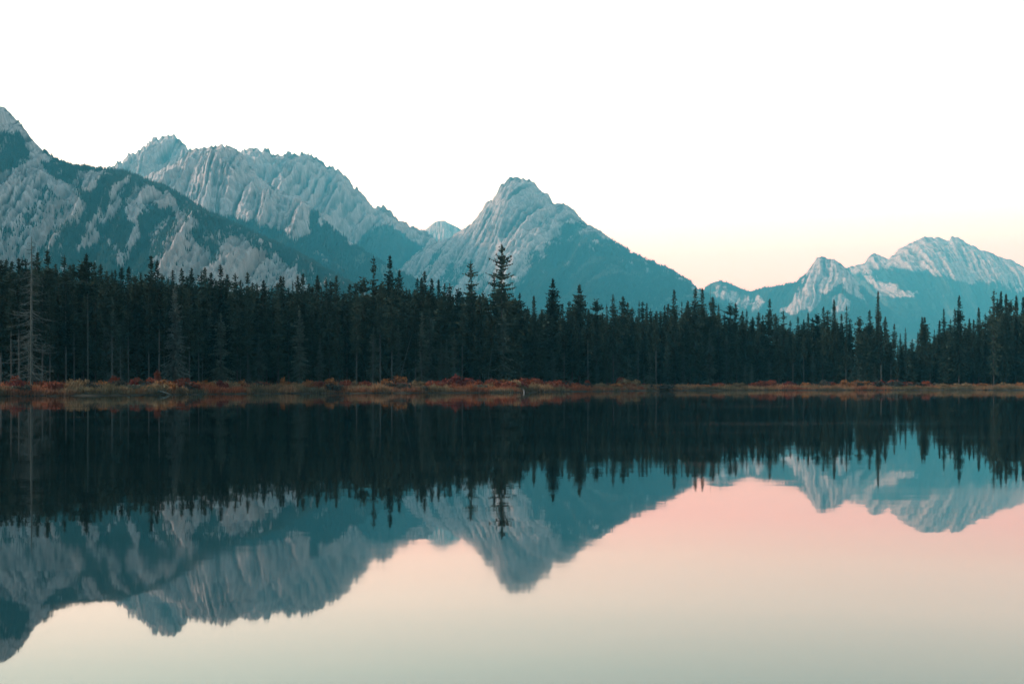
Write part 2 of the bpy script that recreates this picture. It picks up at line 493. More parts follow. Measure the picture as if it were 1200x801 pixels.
# ------------------------------------------------------------------ lake, land
SP = np.array([(-900, 120), (-300, 140), (0, 160), (120, 170), (200, 182), (300, 204), (450, 214), (600, 226), (680, 262), (780, 300), (900, 315), (1200, 325), (1600, 330), (2200, 300)], float)


def shore(px):
    return np.interp(px, SP[:, 0], SP[:, 1])


def land(X, Y):
    """metres inland of the water's edge (negative on the lake)"""
    px = np.where(Y > 1, X / np.maximum(Y, 1) * F + CX, 1e5 * np.sign(X))
    s = Y - shore(np.clip(px, -900, 2200))
    wig = (fbm(X / 9.0, Y / 9.0, 300, 3) - 0.5) * 4.0
    return np.maximum(np.maximum(np.where(Y > 1, s, -50) + wig, np.abs(X) - 300), -Y - 2.0)


def ground_z(X, Y):
    s = land(X, Y)
    z = np.interp(s, [-60, -6, -0.6, 0.0, 0.5, 3, 14, 28, 45, 120, 400, 3000], [-2.6, -0.7, -0.25, -0.02, 0.22, 0.42, 0.62, 0.9, 1.25, 2.0, 4.0, 6.0])
    return z + (fbm(X / 4.0, Y / 4.0, 310, 3) - 0.5) * 0.22 * np.clip(s / 4, 0, 1)


gx = np.concatenate([np.linspace(-10500, -320, 26), np.arange(-300, 300, 1.6), np.linspace(320, 10500, 26)])
gy = np.concatenate([np.linspace(-400, -20, 8), np.linspace(-10, 110, 30), np.arange(112, 420, 1.6), np.linspace(430, 15300, 54)])
GX, GY = np.meshgrid(gx, gy)
GZ = ground_z(GX, GY)
ii = np.arange(GX.size).reshape(GX.shape)
quads = np.stack([ii[:-1, :-1], ii[:-1, 1:], ii[1:, 1:], ii[1:, :-1]], -1).reshape(-1, 4)
M_ground, nt_, b_ = newmat('forest_floor')
nz_ = noise_tex(nt_, 0.35, 5, coord='Object')
nt_.links.new(ramp(nt_, nz_, [(0.3, (0.020, 0.022, 0.016)), (0.55, (0.05, 0.042, 0.028)), (0.75, (0.085, 0.06, 0.035))]), b_.inputs['Base Color'])
tag(link('ground', mesh_np('ground', np.stack([GX.ravel(), GY.ravel(), GZ.ravel()], 1), quads, M_ground, smooth=True)), kind='structure')

M_water, nt_, b_ = newmat('still_lake_water')
b_.inputs['Base Color'].default_value = (0.004, 0.013, 0.014, 1)
b_.inputs['IOR'].default_value = 1.43
b_.inputs['Specular IOR Level'].default_value = 0.5
b_.inputs['Roughness'].default_value = 0.024
tc = N(nt_, 'ShaderNodeTexCoord')


def wave(scale, sx, detail):
    mp = N(nt_, 'ShaderNodeMapping')
    mp.inputs['Scale'].default_value = sx
    nt_.links.new(tc.outputs['Object'], mp.inputs[0])
    n = N(nt_, 'ShaderNodeTexNoise')
    n.inputs['Scale'].default_value = scale
    n.inputs['Detail'].default_value = detail
    nt_.links.new(mp.outputs[0], n.inputs['Vector'])
    return n.outputs['Fac']


b1 = N(nt_, 'ShaderNodeBump')
b1.inputs['Strength'].default_value = 1.0
b1.inputs['Distance'].default_value = 0.0017
nt_.links.new(wave(0.55, (0.55, 1.0, 1), 3), b1.inputs['Height'])
b2 = N(nt_, 'ShaderNodeBump')
b2.inputs['Strength'].default_value = 1.0
b2.inputs['Distance'].default_value = 0.012
nt_.links.new(wave(0.035, (0.5, 1.0, 1), 2), b2.inputs['Height'])
nt_.links.new(b2.outputs[0], b1.inputs['Normal'])
nt_.links.new(b1.outputs[0], b_.inputs['Normal'])
rgh = N(nt_, 'ShaderNodeMapRange')                               # faint breeze lanes
rgh.inputs['From Min'].default_value = 0.48
rgh.inputs['From Max'].default_value = 0.68
rgh.inputs['To Min'].default_value = 0.020
rgh.inputs['To Max'].default_value = 0.062
nt_.links.new(wave(0.16, (0.22, 1.0, 1), 3), rgh.inputs['Value'])
nt_.links.new(rgh.outputs[0], b_.inputs['Roughness'])
wv = [(-306, -4, 0), (306, -4, 0), (306, 360, 0), (-306, 360, 0)]
tag(link('water', mesh_np('water', wv, [(0, 1, 2, 3)], M_water)), kind='structure')


# ------------------------------------------------------------------ trees
def sprays(g, P, d, size, hang):
    """needle sprays: two triangles at each point P along direction d"""
    n = len(P)
    lat = np.stack([-d[:, 1], d[:, 0], np.zeros(n)], 1)
    j = lambda s: g.normal(0, s, (n, 1))
    up = np.array([0, 0, 1.0])
    a = P - d * size * (0.55 + j(.1)) + lat * size * j(.25) + up * size * j(.12)
    b = P + d * size * (0.65 + j(.15)) + lat * size * j(.25) + up * size * (j(.15) - 0.05)
    c = P - up * size * (hang + np.abs(j(.35))) + lat * size * j(.4) + d * size * j(.2)
    e = P + lat * size * (0.55 + j(.15)) - up * size * np.abs(j(.3)) + d * size * j(.2)
    f = P - lat * size * (0.55 + j(.15)) - up * size * np.abs(j(.3)) + d * size * j(.2)
    h = P + d * size * (0.8 + j(.2)) - up * size * 0.15
    V = np.stack([a, b, c, e, f, h], 1).reshape(-1, 3)
    k = np.arange(n)[:, None] * 6
    T = np.concatenate([k + np.array([[0, 1, 2]]), k + np.array([[3, 4, 5]])])
    return V, T


def conifer(seed, H=20.0, R=2.0, cb=0.12, shape=0.8, whorl=0.33, nb=6, droop=0.35, size=0.34, ragged=0.25, gaps=0.0, low=False):
    g = np.random.default_rng(seed)
    geo = Geo()
    z0 = H * cb
    z = z0
    lean_a = g.uniform(0, 6.28)
    P, Dd, S = [], [], []
    bx = Geo()
    while z < H - 0.25:
        q = (z - z0) / (H - z0)
        if shape == 'column':
            L = R * (0.55 + 0.45 * math.sin(min(1, q * 1.6) * math.pi * 0.6)) * (1 - q ** 3.2)
        elif shape == 'club':
            L = R * (0.35 + 0.65 * math.exp(-((q - 0.72) / 0.25) ** 2)) * (1 - q ** 6)
        else:
            L = R * (1 - q) ** (shape * 0.88) * (0.75 + 0.25 * min(1, q * 6))
        L = max(L, 0.13)
        L *= 1 + 0.22 * math.sin(z * 1.7 + seed) * ragged * 3
        if g.random() < gaps:
            z += whorl * g.uniform(1, 2.2)
            continue
        n = max(4, int((nb + 2) * (0.5 + 0.5 * min(1, L / 1.0))))
        a0 = g.uniform(0, 6.28)
        for b in range(n):
            a = a0 + b * 6.283 / n + g.normal(0, .25)
            l = L * (1 + g.normal(0, ragged))
            if l < 0.1:
                continue
            d = np.array([math.cos(a), math.sin(a), 0])
            sl = 0.55 * (q - 0.25) - droop * (1 - q) + g.normal(0, .08)
            m = max(1, int(l / (size * 0.85)))
            s = (np.arange(m) + g.uniform(0.35, 0.9)) / m
            s = np.clip(s, 0.10, 1.05)
            pts = np.array([0, 0, z + g.normal(0, .06)]) + d * (l * s)[:, None] + np.array([0, 0, 1.0]) * (l * (sl * s - 0.12 * s * s + 0.10 * s ** 3))[:, None]
            P.append(pts)
            Dd.append(np.repeat((d + np.array([0, 0, sl * 0.8]))[None], m, 0))
            S.append(size * (1.1 - 0.35 * s) * (0.75 + 0.5 * g.random(m)) * (0.65 + 0.35 * min(1, l / 0.9)))
        z += whorl * g.uniform(0.75, 1.25) * (1.0 if q < 0.85 else 0.7)
    P, Dd, S = np.concatenate(P), np.concatenate(Dd), np.concatenate(S)
    # inner shoots close round the stem
    nin = int((H - z0) * (16 if not low else 6))
    zi = z0 + (H - z0) * g.random(nin) ** 1.15
    ai = g.uniform(0, 6.28, nin)
    qi = (zi - z0) / (H - z0)
    ri = np.maximum(0.06, R * 0.45 * (1 - qi) ** 0.8) * g.uniform(0.2, 1, nin)
    di = np.stack([np.cos(ai), np.sin(ai), np.full(nin, -0.2)], 1)
    P = np.concatenate([P, np.stack([np.cos(ai) * ri, np.sin(ai) * ri, zi], 1)])
    Dd = np.concatenate([Dd, di])
    S = np.concatenate([S, size * g.uniform(0.7, 1.3, nin) * (0.45 + 0.55 * np.clip((1 - qi) * 3, 0, 1))])
    V, T = sprays(g, P, Dd, 1.12 * S[:, None], 0.5)
    geo.add(V, T)
    geo.tube([(0, 0, H - 1.2), (0, 0, H + 0.15)], [0.09, 0.02], 4)
    cv, cf, _ = geo.out()
    tg = Geo()
    zz = np.array([-0.4, 0, 0.4, H * 0.25, H * 0.5, H * 0.75, H * 0.97])
    rb = 0.0055 * H + 0.04
    rad = rb * np.array([1.5, 1.35, 1.05, 0.9, 0.68, 0.4, 0.08])
    wob = np.cumsum(g.normal(0, 0.012 * (0 if low else 1), (len(zz), 2)), 0) * H * 0.1
    tg.tube(np.stack([wob[:, 0], wob[:, 1], zz], 1), rad, 7)
    if not low and cb > 0.15:
        # dead twigs on the bare part of the stem
        for k in range(int(H * cb * 1.2)):
            z = g.uniform(0.12, cb) * H
            a = g.uniform(0, 6.28)
            l = g.uniform(0.3, 1.3)
            tg.tube([(0, 0, z), (math.cos(a) * l, math.sin(a) * l, z - 0.12 * l + g.normal(0, .1))], [0.035, 0.012], 3)
    tv, tf, _ = tg.out()
    return (cv, cf), (tv, tf)


def dead_tree(seed, H, R, nbr, z0=0.1, curl=0.25, keep=1.0):
    g = np.random.default_rng(seed)
    t, c = Geo(), Geo()
    zz = np.linspace(0, 1, 9)
    wob = np.cumsum(g.normal(0, 0.02, (9, 2)), 0) * 0.5
    rad = (0.0075 * H + 0.03) * (1 - zz) ** 0.7 + 0.03
    zz[0] = -0.02
    t.tube(np.stack([wob[:, 0], wob[:, 1], zz * H], 1), rad, 7)
    for k in range(nbr):
        q = g.uniform(z0, 0.97)
        if g.random() > keep and q > 0.5:
            continue
        z = q * H
        a = g.uniform(0, 6.28)
        l = R * (1 - q) ** 0.55 * g.uniform(0.35, 1.1)
        d = np.array([math.cos(a), math.sin(a), 0])
        up = np.array([0, 0, 1.0])
        s = np.linspace(0, 1, 6)
        dr = g.uniform(0.1, 0.65)
        pts = np.array([0, 0, z]) + d * (l * s)[:, None] + up * (l * (-dr * s + curl * s ** 2.5 * g.uniform(0.3, 1.6)))[:, None]
        c.tube(pts, 0.045 * (1 - s * 0.75) * min(1.0, 0.5 + l / 3), 4)
        for m in range(int(l * 3.2)):
            i = g.integers(1, 6)
            tp = pts[i]
            dd = g.normal(0, 1, 3) * np.array([1, 1, .5]) + d * 0.6 - up * 0.35
            dd /= np.linalg.norm(dd)
            c.tube([tp, tp + dd * g.uniform(0.25, 0.75)], [0.022, 0.010], 3)
    return c.out()[:2], t.out()[:2]


PROTO = {}


def proto(key, crown, trunk, cm, tm, h):
    PROTO[key] = (mesh_np(key + '_crown', crown[0], crown[1], cm), mesh_np(key + '_trunk', trunk[0], trunk[1], tm), h)


S_ = 100
for i in range(4):   # full spruces
    proto('spruce%d' % i, *conifer(S_ + i, 20, 2.05 + 0.2 * (i % 2), [0.06, 0.15, 0.1, 0.22][i], [0.72, 0.85, 0.65, 0.8][i], 0.34, 7, 0.35, 0.36, 0.22, 0.04), M_needle, M_bark, 20)
for i in range(3):   # slim spires
    proto('spire%d' % i, *conifer(S_ + 10 + i, 20, 1.15 + 0.15 * i, [0.1, 0.25, 0.35][i], 0.6, 0.33, 6, 0.45, 0.30, 0.25, 0.07), M_needle, M_bark, 20)
for i in range(4):   # pole pines: bare stem, crown in the upper part
    proto('pole%d' % i, *conifer(S_ + 20 + i, 20, 1.45 + 0.15 * i, [0.22, 0.34, 0.12, 0.28][i], [0.55, 'club', 0.5, 'column'][i], 0.38, 6, 0.05, 0.38, 0.3, 0.08), M_needle, M_barkpale if i % 2 else M_bark, 20)
for i in range(2):   # tall bare stems at the edge of the stand
    proto('stem%d' % i, *conifer(S_ + 90 + i, 20, 1.3, [0.38, 0.55][i], 0.55, 0.38, 6, 0.05, 0.38, 0.3, 0.06), M_needle, M_barkpale, 20)
for i in range(2):   # ragged old tops
    proto('ragged%d' % i, *conifer(S_ + 30 + i, 20, 1.7, 0.12, 0.5, 0.55, 6, 0.28, 0.36, 0.42, 0.2), M_needle, M_bark, 20)
proto('column0', *conifer(S_ + 40, 20, 1.05, 0.12, 'column', 0.26, 9, 0.3, 0.34, 0.2, 0.02), M_needle, M_bark, 20)
proto('club0', *conifer(S_ + 41, 20, 1.4, 0.12, 'club', 0.27, 9, 0.3, 0.36, 0.2, 0.02), M_needle, M_bark, 20)
proto('tuft0', *conifer(S_ + 42, 20, 2.5, 0.3, 0.42, 0.5, 7, 0.0, 0.46, 0.3, 0.12), M_needle, M_bark, 20)
for i in range(3):   # dusty lower trees
    proto('dusty%d' % i, *conifer(S_ + 50 + i, 14, 1.75 + .2 * i, 0.05, 0.75, 0.38, 6, 0.42, 0.36, 0.3, 0.12), M_needle2, M_barkpale, 14)
proto('pale0', *conifer(S_ + 60, 14, 1.9, 0.06, 0.8, 0.34, 7, 0.5, 0.36, 0.25, 0.05), M_pale, M_barkpale, 14)
proto('small0', *conifer(S_ + 61, 6, 1.3, 0.03, 0.85, 0.25, 6, 0.2, 0.26, 0.3, 0.08), M_pale, M_barkpale, 6)
proto('bigpine', *conifer(S_ + 70, 26, 3.6, 0.1, 0.62, 0.5, 6, 0.15, 0.44, 0.45, 0.22), M_needle, M_bark, 26)
proto('deadbig', *dead_tree(S_ + 80, 21, 4.1, 230, 0.08, 0.22, 0.7), M_dead, M_dead, 21)
proto('deadsmall', *dead_tree(S_ + 81, 8, 1.3, 60, 0.08, 0.2), M_dead, M_dead, 8)
proto('snag0', *dead_tree(S_ + 82, 15, 0.7, 22, 0.2, 0.1), M_dead, M_dead, 15)
proto('snag1', *dead_tree(S_ + 83, 15, 0.5, 10, 0.2, 0.1), M_dead, M_dead, 15)


def plant_tree(name, key, px, d, top=None, h=None, wide=1.0, label='', group=None, tilt=0.0, cat='tree'):
    x, y = (px - CX) / F * d, d
    z = float(ground_z(np.array([x]), np.array([y]))[0]) - 0.05
    cm, tm, h0 = PROTO[key]
    if h is None:
        h = CAMH + (HZ - top) / F * d - z
    root = bpy.data.objects.new(name, None)
    col.objects.link(root)
    root.empty_display_size = 0.5
    root.location = (x, y, z)
    s = h / h0
    root.scale = (s * wide, s * wide, s)
    root.rotation_euler = (0, tilt, random.uniform(0, 6.28) if not tilt else 0)
    tag(root, label, cat, group)
    link('trunk', tm, root)
    link('crown', cm, root)
    return root


# skyline: (column, row of the tip, kind, width factor)
SKY = """
1 304 p; 7.5 304 s; 14 306 p; 22 302 s; 26 302 i; 30 303 p; 44 295 s; 55.5 293 s; 65 309 p; 75.5 299 i; 82 310 p; 86 309 s; 96 305 t; 101.5 297 s; 110.5 307 p; 118 309 s;
125 317 p; 131 316 i; 135 316 p; 142.5 313 s; 151 312 s; 158 322 p; 165 319 s; 177 299 s; 184 305 s; 190 321 p; 197 326 p; 202.5 315 i; 213 314 s; 219 323 p; 224.5 313.5 s; 236 317 p; 240 313 s;
247.5 319 s; 253 328 p; 258.5 310 s; 266 321 p; 275.5 320 p; 282 328 p; 290 319 s; 296 331 p; 301 331 p; 309 328 s; 315 337 p; 319 334 i; 325 331 p; 329 323 s; 332 324 s; 338 337 p; 343 330 i; 349 322.5 s; 355 320 s; 362 332 p;
366 335 p; 372 322.5 s; 377 337 p; 382 325 i; 387.5 329 p; 394 322.5 s; 402.5 340 p; 410 332.5 s; 417 331 p; 425.6 324 t; 438 300 r; 446 335 p; 457 299 S; 468 316 s; 476 336 p; 480 339 p; 489 325 i; 494 325 s; 497.5 317.5 s; 506 326 s;
514 327 c; 521 332 p; 527 331 p; 537.5 337.5 t; 551.5 306 R; 562 345 p; 579 319 R; 588 286 B; 601 350 p; 609 343 p; 618 358 p; 625.6 346 k; 635 362 s; 642 360 p; 648 325.6 k; 659 356 s; 667 352.5 p; 671 356 p; 679 332.5 k; 690 362 p; 699 350 t; 706 366 p;
711 356 i; 718.5 344 i; 730 347 s; 735.6 354 p; 740.6 359 p; 749 352.5 i; 753 353 p; 758 354 i; 762.5 361 p; 769 364 p; 774 364 p; 779 357.5 p; 783 355.6 s; 790 339 s; 799 352.5 i; 806 352 s; 815 337.5 s; 823 337 s; 835 347.5 s; 842 356 i; 849 366 p;
855.6 355 t; 862 355 s; 870 364 s; 875 362 i; 882 371 p; 889 365.6 s; 894 369 p; 902 350 s; 909 367 p; 918 363 r; 926 375 i; 935 370.6 s; 942 374 p; 947 366 c; 952 372 p; 957.5 367 t; 965 359 s; 970 363 p; 977.5 350.6 k; 986 367.5 s; 992 357.5 i; 996 373 p; 1007 370.6 t;
1013 382 p; 1019 363 s; 1029 340.6 C; 1037.5 370.6 s; 1048 379 s; 1055 390 i; 1061 384 i; 1069 397 p; 1075.6 389 i; 1080.6 371 k; 1083.5 371 k; 1090 397 p; 1095 385.6 i; 1101 375 c; 1106 361 i; 1114 374 p; 1119 360 i; 1124 346 S; 1131 378 p; 1136 373 c; 1141 374 c; 1147 360 k; 1154.6 366 i;
1160 362 p; 1164.6 339 r; 1169 350 p; 1173 341 c; 1179 344 c; 1184 351 t; 1191 346 c; 1199 347.5 c; 1207 350 s; 1216 346 t; 1228 352 s; 1240 348 s; 1252 355 s; -8 303 s; -17 305 p; -28 300 s; -40 304 s; -52 299 s
"""
LAND = [(-60, 'the left frame edge'), (36, 'the tall bare dead tree'), (177, 'the taller of the pointed pair'), (258.5, 'the bushy top before the pale outcrop'),
        (355, 'the bushy spruce above the pale scree'), (438, 'the ragged tall spruce'), (457, 'the tall clean cone spruce'), (551.5, 'the shaggy spruce beside the tallest pine'), (588, 'the tallest pine'),
        (648, 'the tall dense column spruce'), (679, 'the club topped spruce'), (790, 'the spruce under the long forested flank'), (823, 'the spruce in the mountain notch'),
        (902, 'the spruce before the far rock tower'), (977.5, 'the narrow spruce under the rock tower'), (1029, 'the slender column spruce'), (1083.5, 'the twin topped spruce'), (1124, 'the tall spiky spruce near the right end'),
        (1164.6, 'the first tree of the dark right end clump')]
ORD = ['first', 'second', 'third', 'fourth', 'fifth', 'sixth', 'seventh', 'eighth', 'ninth', 'tenth', 'eleventh', 'twelfth', 'thirteenth', 'fourteenth', 'fifteenth', 'sixteenth', 'seventeenth', 'eighteenth',
       'nineteenth', 'twentieth', 'twenty-first', 'twenty-second', 'twenty-third']
SPECIAL = {55.5: 'dark pointed spruce standing clear just past the bare dead tree', 75.5: 'thin dark spire between the bare dead tree and the pointed pair',
           177: 'taller dark spruce of the pointed pair above the left stand', 184: 'shorter dark spruce of the pointed pair above the left stand',
           258.5: 'bushy topped dark spruce rising before the pale rock outcrop', 355: 'bushy dark spruce rising above the pale scree slope',
           425.6: 'low round topped pine close beside the ragged tall spruce',
           438: 'ragged tall spruce with stubby tiers, left one of the tall middle two', 457: 'tall clean cone spruce, right one of the tall middle two',
           551.5: 'shaggy tall spruce with drooping tiers beside the tallest pine', 579: 'shorter shaggy tree leaning against the tallest pine',
           588: 'tallest tree, an open branched dark pine before the central mountain', 625.6: 'short club topped spruce between the tallest pine and column spruce',
           648: 'tall dense column spruce before the blue forested flank', 679: 'club topped tall spruce with a thin waist before the flank',
           699: 'broad round topped pine before the blue forested flank', 718.5: 'thin needle sharp spire past the broad round pine',
           790: 'broad pointed spruce under the lower end of the forested flank', 815: 'left one of two spruces in the mountain notch',
           823: 'right one of two spruces standing in the mountain notch', 902: 'slim dark spruce before the left foot of the rock tower',
           918: 'crooked broken topped tree before the rock tower foot', 977.5: 'narrow dark spruce rising under the far rock tower',
           1029: 'slender column spruce, tallest before the right massif', 1080.6: 'left stem of the twin topped spruce in the low gap', 1083.5: 'right stem of the twin topped spruce in the low gap',
           1124: 'tall spiky spruce with tiered branches near the right end', 1106: 'thin pale spire left of the tall spiky spruce',
           1147: 'pointed spruce between the spiky spruce and the right clump', 1164.6: 'ragged first tree of the dark clump at the right end'}
KIND = {'s': (['spruce0', 'spruce1', 'spruce2', 'spruce3'], 'spruce_tree', 'dark spruce', 1.2), 'S': (['spruce0', 'spruce1'], 'spruce_tree', 'tall dark spruce', 1.2),
        'i': (['spire0', 'spire1', 'spire2'], 'spruce_tree', 'thin dark spire', 1.0), 'p': (['pole0', 'pole1', 'pole2', 'pole3'], 'pine_tree', 'dark pole pine', 1.15),
        't': (['tuft0'], 'pine_tree', 'round topped dark pine', 0.95), 'r': (['ragged0', 'ragged1'], 'spruce_tree', 'ragged dark spruce', 0.95), 'R': (['ragged0', 'ragged1'], 'spruce_tree', 'shaggy dark spruce', 1.25),
        'c': (['column0'], 'spruce_tree', 'dark column spruce', 1.15), 'C': (['column0'], 'spruce_tree', 'slender column spruce', 0.85), 'k': (['club0', 'column0'], 'spruce_tree', 'dark club topped spruce', 1.2),
        'B': (['bigpine'], 'pine_tree', 'tallest pine', 1.12)}


def front(px):
    return float(shore(px)) + float(np.interp(px, [0, 300, 640, 800, 1200], [26, 30, 38, 34, 36]))


def lmark(px):
    return [(x, n) for x, n in LAND if x <= px][-1] if px >= -60 else LAND[0]


rows = sorted([(float(a), float(b), k) for a, b, k in (r.split() for r in SKY.replace('\n', ' ').split(';') if r.strip())])
count = {}
nsky = 0
for i, (px, top, k) in enumerate(rows):
    protos, name, word, wide = KIND[k]
    big = k in 'SRBCk' or px in SPECIAL
    d = front(px) + (random.uniform(2, 12) if big else random.uniform(6, 34))
    if 1045 < px < 1076:
        d += 45
    h_ = (HZ - top) / F * d
    kx, kn = lmark(px)
    if px != kx:
        count[kn] = count.get(kn, 0) + 1
    if px in SPECIAL:
        lab = SPECIAL[px]
    else:
        lab = '%s, %s treetop past %s' % (word, ORD[min(count.get(kn, 1) - 1, 22)], kn)
    # keep the real width of a crown about the same whatever its height
    w = wide * random.uniform(0.88, 1.12) * (19.0 / max(h_, 12)) ** 0.25
    plant_tree(name, protos[i % len(protos)], px, d, top=top, wide=w, label=lab, group='conifers making the skyline')
    nsky += 1

# special dead and pale trees in front
plant_tree('dead_tree', 'deadbig', 37, shore(37) + 9.5, top=277, wide=1.0, label='tall bare grey dead tree standing alone at the lake edge')
plant_tree('spruce_tree', 'pale0', 205, front(205) - 3, top=334, wide=0.9, label='pale grey green spruce standing out before the dark stand', group='pale conifers before the forest')
plant_tree('dead_tree', 'deadsmall', 131, front(131) - 4, top=392, wide=1.1, label='small bleached dead spruce between the bare tree and pale spruce', group='dead trees before the forest')
plant_tree('dead_tree', 'deadsmall', 141, front(141) - 4, top=405, wide=0.9, label='smaller twiggy dead spruce just past the bleached dead spruce', group='dead trees before the forest')
plant_tree('dead_tree', 'snag1', 103, front(103) - 3, top=345, wide=0.6, label='straight bare pale trunk right of the tall bare dead tree', group='dead trees before the forest')
plant_tree('dead_tree', 'snag1', 237, front(237) - 6, top=415, wide=1.0, label='short white dead trunk above the red bushes', group='dead trees before the forest')
plant_tree('dead_tree', 'snag1', 466, front(466) - 2, h=10.5, wide=1.0, label='leaning bare grey trunk below the tall cone spruce', group='dead trees before the forest', tilt=0.26)
plant_tree('dead_tree', 'snag0', 495, front(495) - 2, h=9.0, wide=1.1, label='slightly leaning pale trunk right of the leaning bare trunk', group='dead trees before the forest', tilt=-0.06)
plant_tree('dead_tree', 'snag1', 569, front(569) - 3, h=6.8, wide=1.1, label='left stem of the V of dead trunks below the tallest pine', group='dead trees before the forest', tilt=-0.15)
plant_tree('dead_tree', 'snag1', 570.5, front(570) - 3, h=8.0, wide=1.0, label='right stem of the V of dead trunks below the tallest pine', group='dead trees before the forest', tilt=0.14)
plant_tree('dead_tree', 'snag0', 689, front(689) - 2, top=398, wide=0.9, label='bare broken pale trunk below the club topped spruce', group='dead trees before the forest')
plant_tree('dead_tree', 'snag1', 437, front(437) - 2, top=398, wide=1.2, label='pale straight trunk below the ragged tall spruce', group='dead trees before the forest')
plant_tree('dead_tree', 'snag1', 832.5, front(832) + 14, top=334, wide=0.4, label='thin bare snag rising above the notch trees', group='dead trees before the forest')
plant_tree('spruce_tree', 'small0', 291, front(291) - 5, top=424, wide=1.0, label='tiny pale young spruce on the bank past the red bushes', group='pale conifers before the forest')

# trees below the skyline, in the front of the stand
SECT = [(-60, 36, 'left of the tall bare dead tree'), (37, 120, 'just right of the tall bare dead tree'), (120, 205, 'between the bleached dead spruce and the pale spruce'), (206, 300, 'right of the pale grey green spruce'),
        (300, 438, 'left of the ragged tall spruce'), (439, 551, 'between the cone spruce and the shaggy spruce'), (552, 648, 'around the foot of the tallest pine'), (649, 790, 'below the blue forested flank'),
        (791, 902, 'below the mountain notch'), (903, 1029, 'left of the slender column spruce'), (1030, 1124, 'below the low gap near the twin topped spruce'), (1125, 1260, 'in the dark clump at the right end')]
FR = [('dusty0', 'spruce_tree', 'dull grey green spruce', 'd'), ('dusty1', 'spruce_tree', 'dull grey green spruce', 'd'), ('dusty2', 'spruce_tree', 'dull grey green spruce', 'd'),
      ('stem0', 'pine_tree', 'bare stemmed dark pine', 'p'), ('stem1', 'pine_tree', 'bare stemmed dark pine', 'p'), ('pole0', 'pine_tree', 'dark narrow pine', 's'), ('spruce1', 'spruce_tree', 'dark full spruce', 's'),
      ('spruce3', 'spruce_tree', 'dark full spruce', 's')]
tops_x = np.array([r[0] for r in rows])
tops_y = np.array([r[1] for r in rows])
sky_s = np.interp(np.arange(-60, 1261), tops_x, tops_y)
nfront = 0
px = -55.0
while px < 1255 and nsky + nfront < 292:
    key, name, word, kk = FR[random.randrange(len(FR))]
    st = float(np.interp(px, np.arange(-60, 1261), gauss1(sky_s, 12)))
    if kk == 'd':
        top = st + random.uniform(35, 75)
    else:
        top = st + random.uniform(14, 40)
    top = min(top, 425)
    sec = [t for a, b, t in SECT if a <= px <= b + 1][0]
    plant_tree(name, key, px, front(px) + (random.uniform(-5, 0) if kk == 'p' else random.uniform(-3, 5)), top=top, wide=random.uniform(0.85, 1.15),
               label='%s below the skyline %s' % (word, sec), group='%ss below the skyline %s' % (word, sec))
    nfront += 1
    px += random.uniform(5.5, 14.5)

# the rest of the forest behind: one mass
lowres = [conifer(900 + i, 18, 1.9 + 0.2 * (i % 3), [0.05, 0.1, 0.03, 0.15, 0.06][i], 0.6, 0.62, 6, 0.3, 0.66, 0.25, 0.03, low=True) for i in range(5)]
FV, FF, nb_ = [], [], 0
for i in range(1250):
    px = random.uniform(-140, 1340)
    d = front(px) + random.uniform(5, 95)
    st = float(np.interp(px, np.arange(-60, 1261), gauss1(sky_s, 16)))
    if 1040 < px < 1076:
        st += 6
    top = st + 13 + abs(random.gauss(0, 17))
    x, y = (px - CX) / F * d, d
    z = float(ground_z(np.array([x]), np.array([y]))[0]) - 0.3
    h = CAMH + (HZ - top) / F * d - z
    (cv, cf), (tv, tf) = lowres[i % 5]
    a = random.uniform(0, 6.28)
    ca, sa = math.cos(a), math.sin(a)
    for vv, ff in ((cv, cf), (tv, tf)):
        s = h / 18.0
        w = random.uniform(0.9, 1.15)
        P = np.stack([(vv[:, 0] * ca - vv[:, 1] * sa) * w + x, (vv[:, 0] * sa + vv[:, 1] * ca) * w + y, vv[:, 2] * s + z], 1)
        FV.append(P)
        FF.append(ff + nb_)
        nb_ += len(P)
fo = link('forest', mesh_np('forest', np.concatenate(FV), np.concatenate(FF), M_needle))
tag(fo, 'dense dark conifer wood filling in behind the front trees', 'forest', kind='stuff')

# ------------------------------------------------------------------ bank: grass, shrubs, driftwood
g = np.random.default_rng(5)
nbl = 62000
pxs = g.uniform(-260, 1460, nbl)
s_in = np.abs(g.normal(0, 1, nbl)) ** 1.0 * 11 + 0.15
s_in[:16000] = g.uniform(0.05, 2.0, 16000)
dd = shore(pxs) + s_in
bxp, byp = (pxs - CX) / F * dd, dd
sl = land(bxp, byp)
ok = sl > 0.1
bxp, byp, sl, pxs = bxp[ok], byp[ok], sl[ok], pxs[ok]
n = len(bxp)
bz = ground_z(bxp, byp)
patch = fbm(bxp / 7.0, byp / 5.0, 400, 3)
patch2 = fbm(bxp / 3.0, byp / 3.0, 410, 3)
patch3 = fbm(bxp / 2.2 + 7, byp / 6.0, 420, 3)
hh = 0.86 * (0.35 + 1.5 * patch3) * (0.45 + 0.95 * patch2 * g.uniform(0.5, 1.3, n)) * np.interp(sl, [0, 3, 8, 40], [0.75, 1.0, 1.05, 0.9]) * np.interp(pxs, [0, 640, 760, 1200], [1.1, 1.05, 0.9, 0.9])
ww = g.uniform(0.035, 0.085, n)
an = g.uniform(0, 6.28, n)
ln = g.normal(0, 0.25, (n, 2)) * hh[:, None]
dx, dy = np.cos(an) * ww, np.sin(an) * ww
V = np.stack([np.stack([bxp - dx, byp - dy, bz - 0.05], 1), np.stack([bxp + dx, byp + dy, bz - 0.05], 1),
              np.stack([bxp + ln[:, 0] * .45 + dx * .7, byp + ln[:, 1] * .45, bz + hh * 0.6], 1), np.stack([bxp + ln[:, 0], byp + ln[:, 1], bz + hh], 1)], 1)
